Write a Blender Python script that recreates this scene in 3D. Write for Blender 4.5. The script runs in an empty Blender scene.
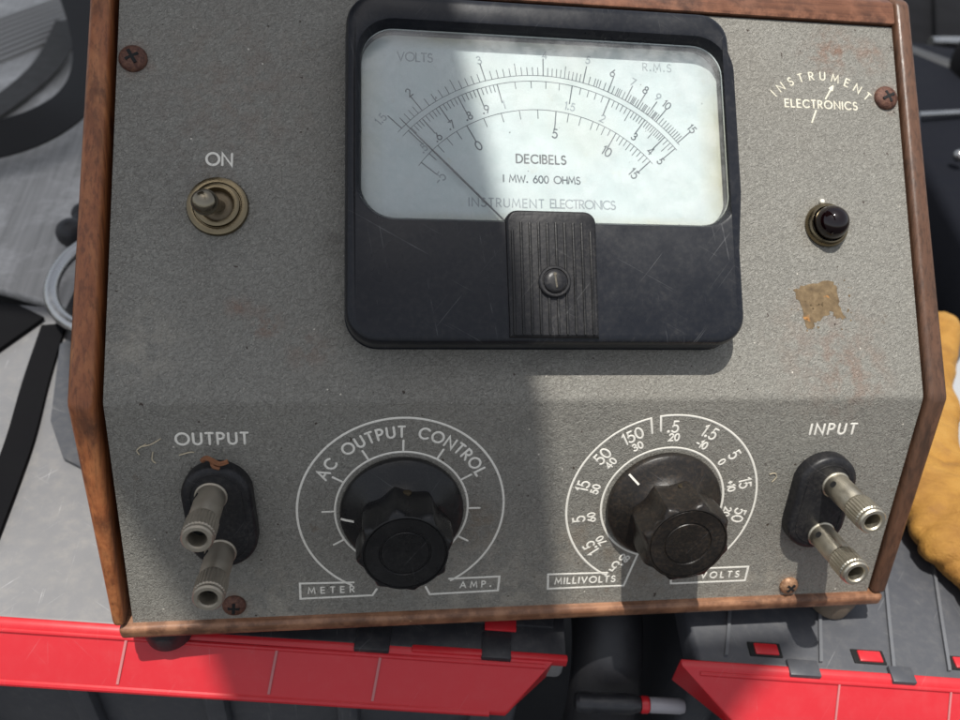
import bpy, bmesh, math, random
from mathutils import Matrix, Vector, Euler, noise
random.seed(7)
PI = math.pi
R = math.radians
scene = bpy.context.scene
COL = scene.collection

# ------------------------------------------------------------------ camera
cam_d = bpy.data.cameras.new('camera')
cam = bpy.data.objects.new('camera', cam_d)
COL.objects.link(cam)
cam_d.sensor_width = 36.0
cam_d.lens = 36.0 * 807.28 / 960.0
cam_d.clip_start = 0.01
cam_d.clip_end = 100.0
X = Vector((0.9902, -0.1073, 0.0896)); DN = Vector((0.0003, -0.6394, -0.7688)); FW = Vector((0.1398, 0.7613, -0.6331))
X.normalize(); FW = (FW - X * FW.dot(X)).normalized(); UPV = X.cross(FW).normalized()
mc = Matrix.Identity(4)
for i in range(3):
    mc[i][0] = X[i]; mc[i][1] = UPV[i]; mc[i][2] = -FW[i]; mc[i][3] = (-0.0633, -0.208, 0.2972)[i]
cam.matrix_world = mc
cam_d.dof.use_dof = True
cam_d.dof.focus_distance = 0.285
cam_d.dof.aperture_fstop = 12.0
scene.camera = cam

# ------------------------------------------------------------------ light
SUN = Vector((-0.1049, -0.1254, 0.9865)).normalized()
w = bpy.data.worlds.new('World'); scene.world = w; w.use_nodes = True
nt = w.node_tree
sky = nt.nodes.new('ShaderNodeTexSky'); sky.sky_type = 'NISHITA'; sky.sun_disc = False
sky.sun_elevation = math.asin(SUN.z); sky.sun_rotation = math.atan2(SUN.x, SUN.y)
sky.air_density = 1.0; sky.dust_density = 1.6
bg = nt.nodes['Background']; bg.inputs['Strength'].default_value = 0.135
hs = nt.nodes.new('ShaderNodeHueSaturation'); hs.inputs['Saturation'].default_value = 0.34
nt.links.new(sky.outputs[0], hs.inputs['Color']); nt.links.new(hs.outputs[0], bg.inputs['Color'])
sd = bpy.data.lights.new('sun', 'SUN'); sd.energy = 4.5; sd.angle = R(0.5); sd.color = (1.0, 0.965, 0.905)
so = bpy.data.objects.new('sun', sd); COL.objects.link(so)
so.rotation_euler = SUN.to_track_quat('Z', 'Y').to_euler()
scene.view_settings.view_transform = 'Standard'
scene.view_settings.look = 'None'
scene.view_settings.exposure = 0.08
scene.view_settings.gamma = 1.0
scene.render.engine = 'CYCLES'

# ------------------------------------------------------------------ materials
def lin(c):
    return tuple(((v / 255.0) / 12.92 if v / 255.0 <= 0.04045 else ((v / 255.0 + 0.055) / 1.055) ** 2.4) for v in c)

class NT:
    def __init__(s, name):
        s.m = bpy.data.materials.new(name); s.m.use_nodes = True
        s.t = s.m.node_tree; s.b = s.t.nodes['Principled BSDF']; s.co = None
    def n(s, typ, **kw):
        nd = s.t.nodes.new('ShaderNode' + typ)
        for k, v in kw.items():
            if k in nd.inputs: nd.inputs[k].default_value = v
            else: setattr(nd, k, v)
        return nd
    def l(s, a, b): s.t.links.new(a, b)
    def coords(s, scale=(1, 1, 1), rot=(0, 0, 0), loc=(0, 0, 0)):
        if s.co is None: s.co = s.n('TexCoord')
        m0 = s.n('Mapping'); s.l(s.co.outputs['Object'], m0.inputs['Vector']); m0.inputs['Rotation'].default_value = rot; m0.inputs['Location'].default_value = loc
        mp = s.n('Mapping'); s.l(m0.outputs[0], mp.inputs['Vector']); mp.inputs['Scale'].default_value = scale
        return mp.outputs[0]
    def noise(s, vec, scale, detail=4, rough=0.55, dist=0.0):
        n = s.n('TexNoise'); s.l(vec, n.inputs['Vector'])
        n.inputs['Scale'].default_value = scale; n.inputs['Detail'].default_value = detail
        n.inputs['Roughness'].default_value = rough; n.inputs['Distortion'].default_value = dist
        return n.outputs['Fac']
    def ramp(s, fac, stops, interp='LINEAR'):
        r = s.n('ValToRGB'); s.l(fac, r.inputs['Fac']); cr = r.color_ramp; cr.interpolation = interp
        while len(cr.elements) < len(stops): cr.elements.new(0.5)
        for e, (p, c) in zip(cr.elements, stops):
            e.position = p; e.color = (c, c, c, 1) if isinstance(c, (int, float)) else (*c[:3], 1)
        return r.outputs['Color']
    def mix(s, fac, a, b, mode='MIX'):
        m = s.n('Mix', data_type='RGBA', blend_type=mode)
        for inp, v in ((m.inputs['Factor'], fac), (m.inputs['A'], a), (m.inputs['B'], b)): pass
        fi = [i for i in m.inputs if i.name == 'Factor' and i.type == 'VALUE'][0]
        ai = [i for i in m.inputs if i.name == 'A' and i.type == 'RGBA'][0]
        bi = [i for i in m.inputs if i.name == 'B' and i.type == 'RGBA'][0]
        for inp, v in ((fi, fac), (ai, a), (bi, b)):
            if hasattr(v, 'links'): s.l(v, inp)
            elif isinstance(v, (int, float)): inp.default_value = v if inp is fi else (v, v, v, 1)
            else: inp.default_value = (*v[:3], 1)
        return [o for o in m.outputs if o.type == 'RGBA'][0]
    def math(s, op, a, b=0.0):
        m = s.n('Math', operation=op)
        for i, v in ((0, a), (1, b)):
            if hasattr(v, 'links'): s.l(v, m.inputs[i])
            else: m.inputs[i].default_value = v
        return m.outputs[0]
    def bump(s, h, strength=0.3, dist=0.0005, prev=None):
        b = s.n('Bump'); b.inputs['Strength'].default_value = strength; b.inputs['Distance'].default_value = dist
        s.l(h, b.inputs['Height'])
        if prev is not None: s.l(prev, b.inputs['Normal'])
        return b.outputs[0]
    def set(s, color=None, rough=None, metal=None, normal=None, **kw):
        for nm, v in (('Base Color', color), ('Roughness', rough), ('Metallic', metal), ('Normal', normal)):
            if v is None: continue
            if hasattr(v, 'links'): s.l(v, s.b.inputs[nm])
            else: s.b.inputs[nm].default_value = (*v[:3], 1) if nm == 'Base Color' else v
        for k, v in kw.items(): s.b.inputs[k.replace('_', ' ')].default_value = v
        return s.m

def simple(name, color, rough=0.5, metal=0.0, var=0.25, scale=300, bump=0.1, dust=0.0, spec=0.5, scratch=0.0, dustc=(0.36, 0.33, 0.28), edge=0.0):
    """painted / plastic / metal surface with mottling, fine bump, dust and hairline scratches"""
    t = NT(name); v = t.coords()
    n1 = t.noise(v, scale * 0.25, 5, 0.6); n2 = t.noise(v, scale * 3.0, 3)
    c = t.mix(n1, tuple(x * (1 - var) for x in color), tuple(min(1, x * (1 + var)) for x in color))
    if dust > 0:
        nd = t.noise(v, scale * 0.5, 6, 0.75)
        nf = t.noise(v, scale * 4.0, 3, 0.7)
        c = t.mix(t.math('MULTIPLY', t.math('MULTIPLY', t.ramp(nd, [(0.40, 0.15), (0.8, 1.0)]), t.ramp(nf, [(0.42, 0.1), (0.68, 1.0)])), dust), c, dustc)
    if scratch > 0:
        for k, ang in enumerate((0.5, -0.9, 1.4)):
            vs = t.coords((22, 1500, 22), (0, 0, ang), (k * 1.7, k, 0))
            ns = t.ramp(t.noise(vs, 1.0, 1), [(0.70, 0.0), (0.76, 1.0)])
            mask = t.ramp(t.noise(v, 60 + 31 * k, 3), [(0.48, 0.0), (0.6, 1.0)])
            c = t.mix(t.math('MULTIPLY', t.math('MULTIPLY', ns, mask), scratch), c, (0.42, 0.42, 0.42))
    if edge > 0:
        geo = t.n('NewGeometry')
        em = t.math('MULTIPLY', t.ramp(geo.outputs['Pointiness'], [(0.515, 0.0), (0.56, 1.0)]), t.ramp(t.noise(v, 240, 5, 0.7), [(0.46, 0.0), (0.62, 1.0)]))
        c = t.mix(t.math('MULTIPLY', em, edge), c, (0.30, 0.29, 0.28))
    r = t.ramp(n1, [(0.3, max(0.02, rough - 0.1)), (0.7, min(1, rough + 0.12))])
    t.set(c, r, metal, t.bump(n2, bump, 0.0004))
    t.b.inputs['Specular IOR Level'].default_value = spec
    return t.m

def wood(name, dark, mid, light, rot, wear=0.6, loc=(0, 0, 0)):
    t = NT(name)
    v = t.coords((130, 130, 7), rot, loc); v2 = t.coords((1, 1, 1), rot, loc); v3 = t.coords((900, 900, 12), rot, loc)
    g = t.noise(v, 1.0, 6, 0.62, 1.2); fine = t.noise(v3, 1.0, 4, 0.6)
    blot = t.noise(t.coords((1, 1, .45), rot, loc), 75, 6, 0.66, 0.6)
    c = t.ramp(g, [(0.25, tuple(.5 * (a + b) for a, b in zip(dark, mid))), (0.5, mid), (0.78, tuple(.4 * b + .6 * a for a, b in zip(light, mid)))])
    c = t.mix(t.ramp(fine, [(0.38, 0.4), (0.5, 0.0)]), c, tuple(x * 0.45 for x in dark))
    c = t.mix(t.ramp(blot, [(0.48, 0.0), (0.66, 0.72)]), c, tuple(x * 0.6 for x in dark))
    chips = t.ramp(t.noise(t.coords((1.0, 1.0, 0.55), rot, loc), 260, 5, 0.7), [(0.70, 0.0), (0.735, 1.0)])
    c = t.mix(t.math('MULTIPLY', chips, wear), c, (0.55, 0.36, 0.2))
    geo = t.n('NewGeometry')
    edge = t.math('MULTIPLY', t.ramp(geo.outputs['Pointiness'], [(0.53, 0.0), (0.60, 1.0)]), t.ramp(t.noise(v2, 120, 5, 0.7), [(0.45, 0.0), (0.62, 1.0)]))
    c = t.mix(t.math('MULTIPLY', edge, wear), c, tuple(min(1, x * 1.9) for x in light))
    rr = t.ramp(blot, [(0.35, 0.34), (0.7, 0.55)])
    return t.set(c, rr, 0.0, t.bump(fine, 0.25, 0.0005, t.bump(chips, 0.3, 0.0006)))

M = {}
# painted wrinkle-finish panel
t = NT('wrinkle_paint'); v = t.coords()
n_f = t.noise(t.coords((1, 1.5, 1), (0, 0, R(-28))), 760, 3, 0.62, 1.4); n_m = t.noise(v, 420, 4, 0.6); n_l = t.noise(v, 22, 5, 0.6); n_xl = t.noise(v, 9, 3)
n_g = t.noise(v, 1900, 2, 0.6)
base = t.mix(n_l, (0.205, 0.197, 0.172), (0.278, 0.269, 0.235))
base = t.mix(t.ramp(n_f, [(0.36, 0.6), (0.56, 0.0)]), base, (0.10, 0.092, 0.08))
base = t.mix(t.ramp(n_g, [(0.60, 0.0), (0.72, 0.6)]), base, (0.46, 0.44, 0.39))  # pale flecks: the finish's sparkle painted into the base colour
base = t.mix(t.ramp(n_xl, [(0.45, 0.0), (0.75, 0.35)]), base, (0.22, 0.19, 0.15))
# brown stains
st = t.ramp(t.noise(v, 55, 6, 0.7), [(0.655, 0.0), (0.72, 0.55)])
base = t.mix(st, base, (0.13, 0.085, 0.05))
def spot(pos, rad, amount, col, sc=160, lo=0.42, hi=0.62):
    global base
    d_ = t.n('VectorMath', operation='DISTANCE'); t.l(t.co.outputs['Object'], d_.inputs[0]); d_.inputs[1].default_value = pos
    fall = t.ramp(t.math('DIVIDE', d_.outputs['Value'], rad), [(0.15, 1.0), (1.0, 0.0)])
    nz = t.ramp(t.noise(v, sc, 5, 0.65), [(lo, 0.0), (hi, 1.0)])
    base = t.mix(t.math('MULTIPLY', t.math('MULTIPLY', fall, nz), amount), base, col)
_A, _L = R(47), R(47 - 29.85)
def su(u, v_): return (u - .15, v_ * math.sin(_A), .1057 + v_ * math.cos(_A))
def sl(u, v_): return (u - .15, v_ * math.sin(_L), .1057 + v_ * math.cos(_L))
BR, DK, PALE = (0.20, 0.10, 0.06), (0.06, 0.05, 0.042), (0.52, 0.47, 0.38)
for p_, r_, a_, c_ in ((su(.272, .1385), .013, .75, BR), (su(.288, .1375), .010, .6, BR), (su(.262, .136), .008, .4, BR), (su(.0525, .0265), .008, .7, BR), (su(.043, .033), .006, .5, BR),
        (su(.075, .055), .006, .6, DK), (su(.067, .018), .010, .4, BR), (su(.02, .075), .03, .25, DK), (su(.04, .11), .04, .2, BR), (su(.26, .02), .03, .3, BR), (su(.27, .008), .02, .35, BR),
        (sl(.126, -.052), .014, .7, (.16, .115, .07)), (sl(.102, -.07), .02, .45, (.15, .11, .075)), (sl(.176, -.06), .02, .5, (.17, .12, .075)), (sl(.20, -.075), .022, .4, (.17, .12, .075)), (sl(.04, -.07), .02, .4, DK), (sl(.262, -.07), .02, .35, DK),
        (sl(.05, -.088), .03, .35, PALE), (sl(.14, -.089), .05, .3, PALE), (sl(.25, -.089), .03, .3, PALE), (su(.01, .02), .02, .3, PALE), (su(.15, .011), .05, .22, DK),
        (su(.006, .1205), .009, .5, BR), (su(.2926, .120), .009, .5, BR), (sl(.0375, -.085), .008, .5, BR), (sl(.2612, -.086), .008, .5, BR), (su(.0357, .068), .0145, .5, (.13, .10, .06)), (su(.2613, .066), .013, .45, (.13, .10, .06))):
    spot(p_, r_, a_, c_)
# worn flecks along the bend and where the sheet rubs the wood
for p_, r_ in ((su(.05, .0), .05), (su(.15, .0), .05), (su(.25, .0), .05), (su(.0, .06), .03), (su(.298, .08), .035), (su(.298, .03), .03), (sl(.0, -.05), .03), (sl(.298, -.05), .03)):
    spot(p_, r_, .7, (.45, .42, .35), 620, .64, .68)
# dark pits and pale dust specks
pit = t.ramp(t.noise(v, 330, 2, 0.5), [(0.735, 0.0), (0.76, 1.0)])
base = t.mix(pit, base, (0.05, 0.035, 0.025))
vo = t.n('TexVoronoi', feature='F1'); t.l(v, vo.inputs['Vector']); vo.inputs['Scale'].default_value = 210
dm = t.n('TexVoronoi', feature='F1'); t.l(v, dm.inputs['Vector']); dm.inputs['Scale'].default_value = 210
sel = t.n('SeparateColor'); t.l(dm.outputs['Color'], sel.inputs['Color'])
speck = t.math('MULTIPLY', t.ramp(vo.outputs['Distance'], [(0.05, 1.0), (0.09, 0.0)]), t.ramp(sel.outputs[0], [(0.86, 0.0), (0.88, 1.0)]))
base = t.mix(speck, base, (0.62, 0.58, 0.5))
nb = t.bump(n_f, 1.0, 0.00065, t.bump(n_m, 0.35, 0.0006))
M['panel'] = t.set(base, t.ramp(n_m, [(0.3, 0.30), (0.7, 0.48)]), 0.0, nb)

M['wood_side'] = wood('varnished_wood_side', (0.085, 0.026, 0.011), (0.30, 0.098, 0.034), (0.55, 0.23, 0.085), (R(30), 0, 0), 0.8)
M['wood_edge'] = wood('varnished_wood_edge', (0.08, 0.035, 0.018), (0.195, 0.088, 0.045), (0.32, 0.165, 0.09), (0, R(90), 0), 0.9, (3, 1, 2))
M['wood_top'] = wood('varnished_wood_top', (0.07, 0.027, 0.014), (0.15, 0.06, 0.031), (0.225, 0.10, 0.056), (0, R(90), 0), 0.6, (1, 5, 2))
M['bakelite'] = simple('black_bakelite', (0.009, 0.0105, 0.015), 0.34, 0, 0.2, 120, 0.10, 0.05, 0.32, 0.12)
M['bakelite_dusty'] = simple('dusty_black_bakelite', (0.011, 0.011, 0.013), 0.38, 0, 0.2, 200, 0.18, 0.10, 0.35, 0.08)
M['knob_plain'] = simple('black_knob_plastic', (0.009, 0.009, 0.0095), 0.30, 0, 0.3, 300, 0.10, 0.05, 0.40, 0.10)
M['knob_dirty'] = simple('dirty_knob_plastic', (0.011, 0.0095, 0.0085), 0.4, 0, 0.3, 200, 0.3, 0.20, 0.4, 0.08, (0.20, 0.135, 0.08))
M['cream'] = simple('cream_lettering_paint', (0.84, 0.81, 0.72), 0.6, 0, 0.12, 500, 0.05)
t = NT('worn_cream_lettering'); v = t.coords(); n1 = t.noise(v, 1100, 4, 0.65); n2 = t.noise(v, 130, 4, 0.6)
c = t.mix(n2, (0.70, 0.67, 0.59), (0.88, 0.85, 0.77))
c = t.mix(t.ramp(n1, [(0.60, 0.0), (0.70, 0.75)]), c, (0.24, 0.225, 0.20))
M['cream'] = t.set(c, 0.6, 0)
M['ink'] = simple('faded_black_ink', (0.045, 0.06, 0.075), 0.7, 0, 0.4, 400, 0.0)
M['ink_faint'] = simple('worn_grey_ink', (0.30, 0.33, 0.35), 0.7, 0, 0.4, 400, 0.0)
M['ink_dark'] = simple('fresh_black_ink', (0.025, 0.03, 0.035), 0.7, 0, 0.2, 400, 0.0)
M['nickel'] = simple('tarnished_nickel', (0.62, 0.57, 0.46), 0.42, 1.0, 0.3, 500, 0.12, 0.15)
M['nickel_dark'] = simple('dull_dark_nickel', (0.40, 0.36, 0.29), 0.5, 0.8, 0.3, 500, 0.12, 0.2)
M['brass'] = simple('tarnished_brass', (0.21, 0.17, 0.105), 0.24, 1.0, 0.35, 500, 0.12, 0.1)
M['bronze'] = simple('dark_bronze', (0.15, 0.12, 0.08), 0.4, 0.9, 0.3, 500, 0.12, 0.1)
M['lever_metal'] = simple('worn_dark_lever', (0.25, 0.22, 0.165), 0.17, 1.0, 0.35, 700, 0.15, 0.0)
M['steel'] = simple('brushed_steel', (0.55, 0.55, 0.54), 0.28, 1.0, 0.15, 300, 0.05)
M['hole'] = simple('dark_bore', (0.004, 0.004, 0.004), 0.8, 0, 0.1, 300, 0.0)
M['rubber'] = simple('old_brown_rubber', (0.15, 0.115, 0.08), 0.7, 0, 0.3, 300, 0.15, 0.3)
M['rubber_dark'] = simple('black_rubber', (0.018, 0.018, 0.021), 0.5, 0, 0.2, 100, 0.15, 0.03)
# rust
t = NT('rusty_screw_steel'); v = t.coords(); n1 = t.noise(v, 700, 6, 0.7); n2 = t.noise(v, 2200, 3)
M['rust'] = t.set(t.ramp(n1, [(0.3, (0.045, 0.018, 0.012)), (0.5, (0.115, 0.05, 0.034)), (0.72, (0.20, 0.10, 0.06))]), 0.62, 0.25, t.bump(n2, 0.5, 0.0004))
t = NT('rusty_bright_screw'); v = t.coords(); n1 = t.noise(v, 700, 6, 0.7)
M['rust_pale'] = t.set(t.ramp(n1, [(0.3, (0.14, 0.065, 0.035)), (0.55, (0.36, 0.20, 0.11)), (0.72, (0.50, 0.32, 0.2))]), 0.5, 0.3, t.bump(n1, 0.4, 0.0004))
t = NT('bare_rust_patch'); v = t.coords(); n1 = t.noise(v, 260, 6, 0.7); n2 = t.noise(v, 120, 3)
c = t.ramp(n1, [(0.3, (0.085, 0.055, 0.026)), (0.5, (0.15, 0.10, 0.048)), (0.72, (0.24, 0.17, 0.09))])
c = t.mix(t.ramp(n2, [(0.68, 0.0), (0.72, 0.9)]), c, (0.42, 0.19, 0.05))
M['rust_patch'] = t.set(c, 0.75, 0, t.bump(n1, 0.5, 0.0003))
# dial card
t = NT('aged_dial_card'); v = t.coords(); n1 = t.noise(v, 30, 5, 0.6); n2 = t.noise(v, 14, 4, 0.6); n3 = t.noise(v, 160, 4, 0.6)
c = t.mix(n1, (0.62, 0.67, 0.675), (0.70, 0.745, 0.735))
c = t.mix(t.ramp(n2, [(0.5, 0.0), (0.75, 0.4)]), c, (0.60, 0.57, 0.45))
c = t.mix(t.ramp(n3, [(0.62, 0.0), (0.75, 0.4)]), c, (0.60, 0.58, 0.48))
sx = t.n('SeparateXYZ'); t.l(t.co.outputs['Object'], sx.inputs[0])
mxx = t.math('DIVIDE', t.math('ABSOLUTE', t.math('SUBTRACT', sx.outputs[0], .1519)), .0669); myy = t.math('DIVIDE', t.math('ABSOLUTE', t.math('SUBTRACT', sx.outputs[1], .0970)), .0348)
em = t.math('MULTIPLY', t.ramp(t.math('MAXIMUM', mxx, myy), [(0.86, 0.0), (1.0, 1.0)]), t.ramp(n1, [(0.35, 0.2), (0.65, 0.85)]))
c = t.mix(em, c, (0.56, 0.50, 0.33))
sp = t.ramp(t.noise(v, 420, 2, 0.5), [(0.765, 0.0), (0.78, 0.85)])
c = t.mix(sp, c, (0.10, 0.10, 0.10))
M['dial'] = t.set(c, 0.65, 0, t.bump(n3, 0.05, 0.0003))
# glass pane: see-through with mirror reflections and a trace of dust
t = NT('meter_glass'); v = t.coords()
tr = t.n('BsdfTransparent'); tr.inputs['Color'].default_value = (0.95, 0.97, 0.97, 1)
gl = t.n('BsdfGlossy'); gl.inputs['Roughness'].default_value = 0.03
df = t.n('BsdfDiffuse'); df.inputs['Color'].default_value = (0.8, 0.8, 0.8, 1)
fr = t.n('Fresnel'); fr.inputs['IOR'].default_value = 1.45
m1 = t.n('MixShader'); t.l(fr.outputs[0], m1.inputs[0]); t.l(tr.outputs[0], m1.inputs[1]); t.l(gl.outputs[0], m1.inputs[2])
m2 = t.n('MixShader')
t.l(t.ramp(t.noise(v, 90, 6, 0.75), [(0.38, 0.02), (0.8, 0.20)]), m2.inputs[0])
t.l(m1.outputs[0], m2.inputs[1]); t.l(df.outputs[0], m2.inputs[2])
t.l(m2.outputs[0], t.t.nodes['Material Output'].inputs['Surface'])
M['glass'] = t.m
# jewel
t = NT('dark_red_jewel'); t.set((0.004, 0.0006, 0.001), 0.05, 0); t.b.inputs['Specular IOR Level'].default_value = 0.6
M['jewel'] = t.m
# background plastics
M['red'] = simple('red_plastic', (0.54, 0.018, 0.026), 0.36, 0, 0.10, 30, 0.10, 0.07, 0.5, 0.10, (0.5, 0.30, 0.28))
M['black_plastic'] = simple('black_plastic', (0.022, 0.023, 0.027), 0.40, 0, 0.25, 60, 0.15, 0.10, 0.5, 0.15)
M['dark_plastic'] = simple('charcoal_plastic', (0.06, 0.063, 0.072), 0.42, 0, 0.2, 60, 0.15, 0.12, 0.5, 0.2)
M['grey_plastic'] = simple('dusty_grey_plastic', (0.175, 0.176, 0.182), 0.42, 0, 0.14, 40, 0.12, 0.34, 0.5, 0.75)
t = NT('brushed_dusty_lid'); v = t.coords(); vs = t.coords((260, 8, 260), (0, 0, R(-30)))
n1 = t.noise(vs, 1.0, 4, 0.6); n2 = t.noise(v, 28, 6, 0.7)
c = t.ramp(n1, [(0.3, (0.33, 0.322, 0.305)), (0.7, (0.50, 0.49, 0.47))])
c = t.mix(t.ramp(n2, [(0.5, 0.0), (0.7, 0.55)]), c, (0.82, 0.81, 0.79))
M['lid_dusty'] = t.set(c, 0.5, 0, t.bump(n1, 0.15, 0.0005))
t = NT('black_webbing'); v = t.coords(); n1 = t.noise(t.coords((1500, 1500, 1500)), 1.0, 2)
M['webbing'] = t.set(t.mix(n1, (0.006, 0.006, 0.0065), (0.016, 0.016, 0.017)), 0.75, 0, t.bump(n1, 0.5, 0.0008))
t = NT('tan_leather'); v = t.coords(); n1 = t.noise(v, 26, 6, 0.65); n2 = t.noise(v, 900, 3, 0.6); n3 = t.noise(v, 75, 5, 0.6)
c = t.ramp(n1, [(0.3, (0.22, 0.095, 0.014)), (0.52, (0.36, 0.18, 0.03)), (0.75, (0.44, 0.25, 0.06))])
c = t.mix(t.ramp(n3, [(0.58, 0.0), (0.72, 0.5)]), c, (0.22, 0.10, 0.03))
M['leather'] = t.set(c, 0.8, 0, t.bump(n2, 0.4, 0.0008, t.bump(t.noise(t.coords((1, 2.6, 1), (0, 0, R(25))), 40, 4, 0.55, 1.0), 0.5, 0.006)))
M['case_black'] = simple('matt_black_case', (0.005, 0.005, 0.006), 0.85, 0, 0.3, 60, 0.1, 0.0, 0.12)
M['paper'] = simple('white_paper', (0.36, 0.375, 0.39), 0.7, 0, 0.06, 60, 0.02)
M['white_plastic'] = simple('white_plastic', (0.33, 0.32, 0.34), 0.35, 0, 0.1, 60, 0.02)
M['bed'] = simple('black_bed_liner', (0.012, 0.012, 0.013), 0.6, 0, 0.3, 120, 0.5)
M['oak'] = wood('weathered_plank', (0.10, 0.07, 0.05), (0.2, 0.14, 0.09), (0.3, 0.22, 0.15), (0, R(90), 0))
t = NT('blocker_sheet'); v = t.coords()  # added overhead blocker, passes a little sun as warm fill
df = t.n('BsdfDiffuse'); df.inputs['Color'].default_value = (0.55, 0.54, 0.52, 1); tl = t.n('BsdfTranslucent'); tl.inputs['Color'].default_value = (0.50, 0.485, 0.46, 1)
mx = t.n('MixShader'); mx.inputs[0].default_value = 0.15; t.l(df.outputs[0], mx.inputs[1]); t.l(tl.outputs[0], mx.inputs[2]); t.l(mx.outputs[0], t.t.nodes['Material Output'].inputs['Surface'])
M['blocker'] = t.m
M['fibre'] = simple('dry_straw_fibre', (0.55, 0.47, 0.33), 0.8, 0, 0.2, 900, 0.0)
M['bark'] = simple('brown_debris', (0.22, 0.09, 0.04), 0.8, 0, 0.4, 900, 0.4)

# ------------------------------------------------------------------ mesh helpers
def link(name, bm, mat, parent=None, mw=None, smooth=35, label=None):
    bmesh.ops.recalc_face_normals(bm, faces=bm.faces)
    me = bpy.data.meshes.new(name); bm.to_mesh(me); bm.free()
    if smooth:
        me.polygons.foreach_set('use_smooth', [True] * len(me.polygons))
        me.set_sharp_from_angle(angle=R(smooth))
    me.materials.append(mat)
    o = bpy.data.objects.new(name, me); COL.objects.link(o)
    mw = mw.copy() if mw is not None else Matrix.Identity(4)
    if parent is not None:
        o.parent = parent
        o.matrix_parent_inverse = WM[parent.name].inverted()
    o.matrix_basis = mw
    WM[o.name] = mw.copy()
    if label: o['label'] = label
    return o
WM = {}
def thing(name, loc, label, cat, group=None, rotz=0):
    o = bpy.data.objects.new(name, None); COL.objects.link(o); o.empty_display_size = 0.02
    o.matrix_basis = Matrix.Translation(loc) @ Matrix.Rotation(rotz, 4, 'Z')
    WM[o.name] = o.matrix_basis.copy()
    o['label'] = label; o['category'] = cat
    if group: o['group'] = group
    return o
def tag(o, label, cat): o['label'] = label; o['category'] = cat; return o
def struct(o): o['kind'] = 'structure'; return o

def box(bm, x0, x1, y0, y1, z0, z1, bev=0.0, seg=2):
    r = bmesh.ops.create_cube(bm, size=1.0)
    for v_ in r['verts']:
        v_.co = Vector((x0 + (v_.co.x + .5) * (x1 - x0), y0 + (v_.co.y + .5) * (y1 - y0), z0 + (v_.co.z + .5) * (z1 - z0)))
    if bev > 0:
        es = list({e for v_ in r['verts'] for e in v_.link_edges})
        bmesh.ops.bevel(bm, geom=es, offset=bev, segments=seg, profile=0.5, affect='EDGES', clamp_overlap=True)
def prism(bm, poly, ax, a0, a1, bev=0.0, seg=3):
    """poly of 2-D points extruded along axis ax between a0 and a1"""
    def P(p, a):
        return {'x': (a, p[0], p[1]), 'y': (p[0], a, p[1]), 'z': (p[0], p[1], a)}[ax]
    A_ = [bm.verts.new(P(p, a0)) for p in poly]; B_ = [bm.verts.new(P(p, a1)) for p in poly]
    fs = [bm.faces.new(A_), bm.faces.new(B_[::-1])]
    n = len(poly)
    for i in range(n): fs.append(bm.faces.new((A_[i], A_[(i + 1) % n], B_[(i + 1) % n], B_[i])))
    if bev > 0:
        es = list({e for f in fs for e in f.edges})
        bmesh.ops.bevel(bm, geom=es, offset=bev, segments=seg, profile=0.5, affect='EDGES', clamp_overlap=True)
def loops(bm, Ls, close=True, cap0=False, cap1=True):
    vs = [[bm.verts.new(p) for p in L] for L in Ls]
    n = len(vs[0])
    for a, b in zip(vs, vs[1:]):
        for i in range(n if close else n - 1): bm.faces.new((a[i], a[(i + 1) % n], b[(i + 1) % n], b[i]))
    if cap0: bm.faces.new(vs[0])
    if cap1: bm.faces.new(vs[-1])
def circle(r, z, n=48, cx=0, cy=0, fn=None):
    return [(cx + (fn(r, 2 * PI * i / n) if fn else r) * math.cos(2 * PI * i / n), cy + (fn(r, 2 * PI * i / n) if fn else r) * math.sin(2 * PI * i / n), z) for i in range(n)]
def lathe(bm, prof, n=48, cx=0, cy=0, cap0=False, cap1=True, fn=None):
    loops(bm, [circle(max(r, 1e-5), z, n, cx, cy, fn) for r, z in prof], True, cap0, cap1)
def rrect(x0, x1, y0, y1, r, z, n=8, off=0.0):
    x0 -= off; x1 += off; y0 -= off; y1 += off; r = max(r + off, 0.0002)
    out = []
    for cx, cy, a in ((x1 - r, y1 - r, 0), (x0 + r, y1 - r, 90), (x0 + r, y0 + r, 180), (x1 - r, y0 + r, 270)):
        for k in range(n + 1):
            t_ = R(a + 90 * k / n); out.append((cx + r * math.cos(t_), cy + r * math.sin(t_), z))
    return out
def tube(bm, pts, r, n=10, closed=False, flat=None):
    pts = [Vector(p) for p in pts]; Ls = []; N = len(pts)
    prevn = None
    for i, p in enumerate(pts):
        if closed: d = (pts[(i + 1) % N] - pts[i - 1])
        else: d = pts[min(i + 1, N - 1)] - pts[max(i - 1, 0)]
        d.normalize()
        if prevn is None:
            u_ = d.orthogonal().normalized()
        else:
            u_ = (prevn - d * prevn.dot(d)).normalized()
        prevn = u_; v_ = d.cross(u_)
        rr = r[i] if isinstance(r, (list, tuple)) else r
        Ls.append([p + (u_ * math.cos(2 * PI * k / n) + v_ * math.sin(2 * PI * k / n)) * rr for k in range(n)])
    if closed:
        Ls.append(Ls[0])
        vs = [[bm.verts.new(q) for q in L] for L in Ls[:-1]]; vs.append(vs[0])
        for a, b in zip(vs, vs[1:]):
            for k in range(n): bm.faces.new((a[k], a[(k + 1) % n], b[(k + 1) % n], b[k]))
    else: loops(bm, Ls, True, True, True)
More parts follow.
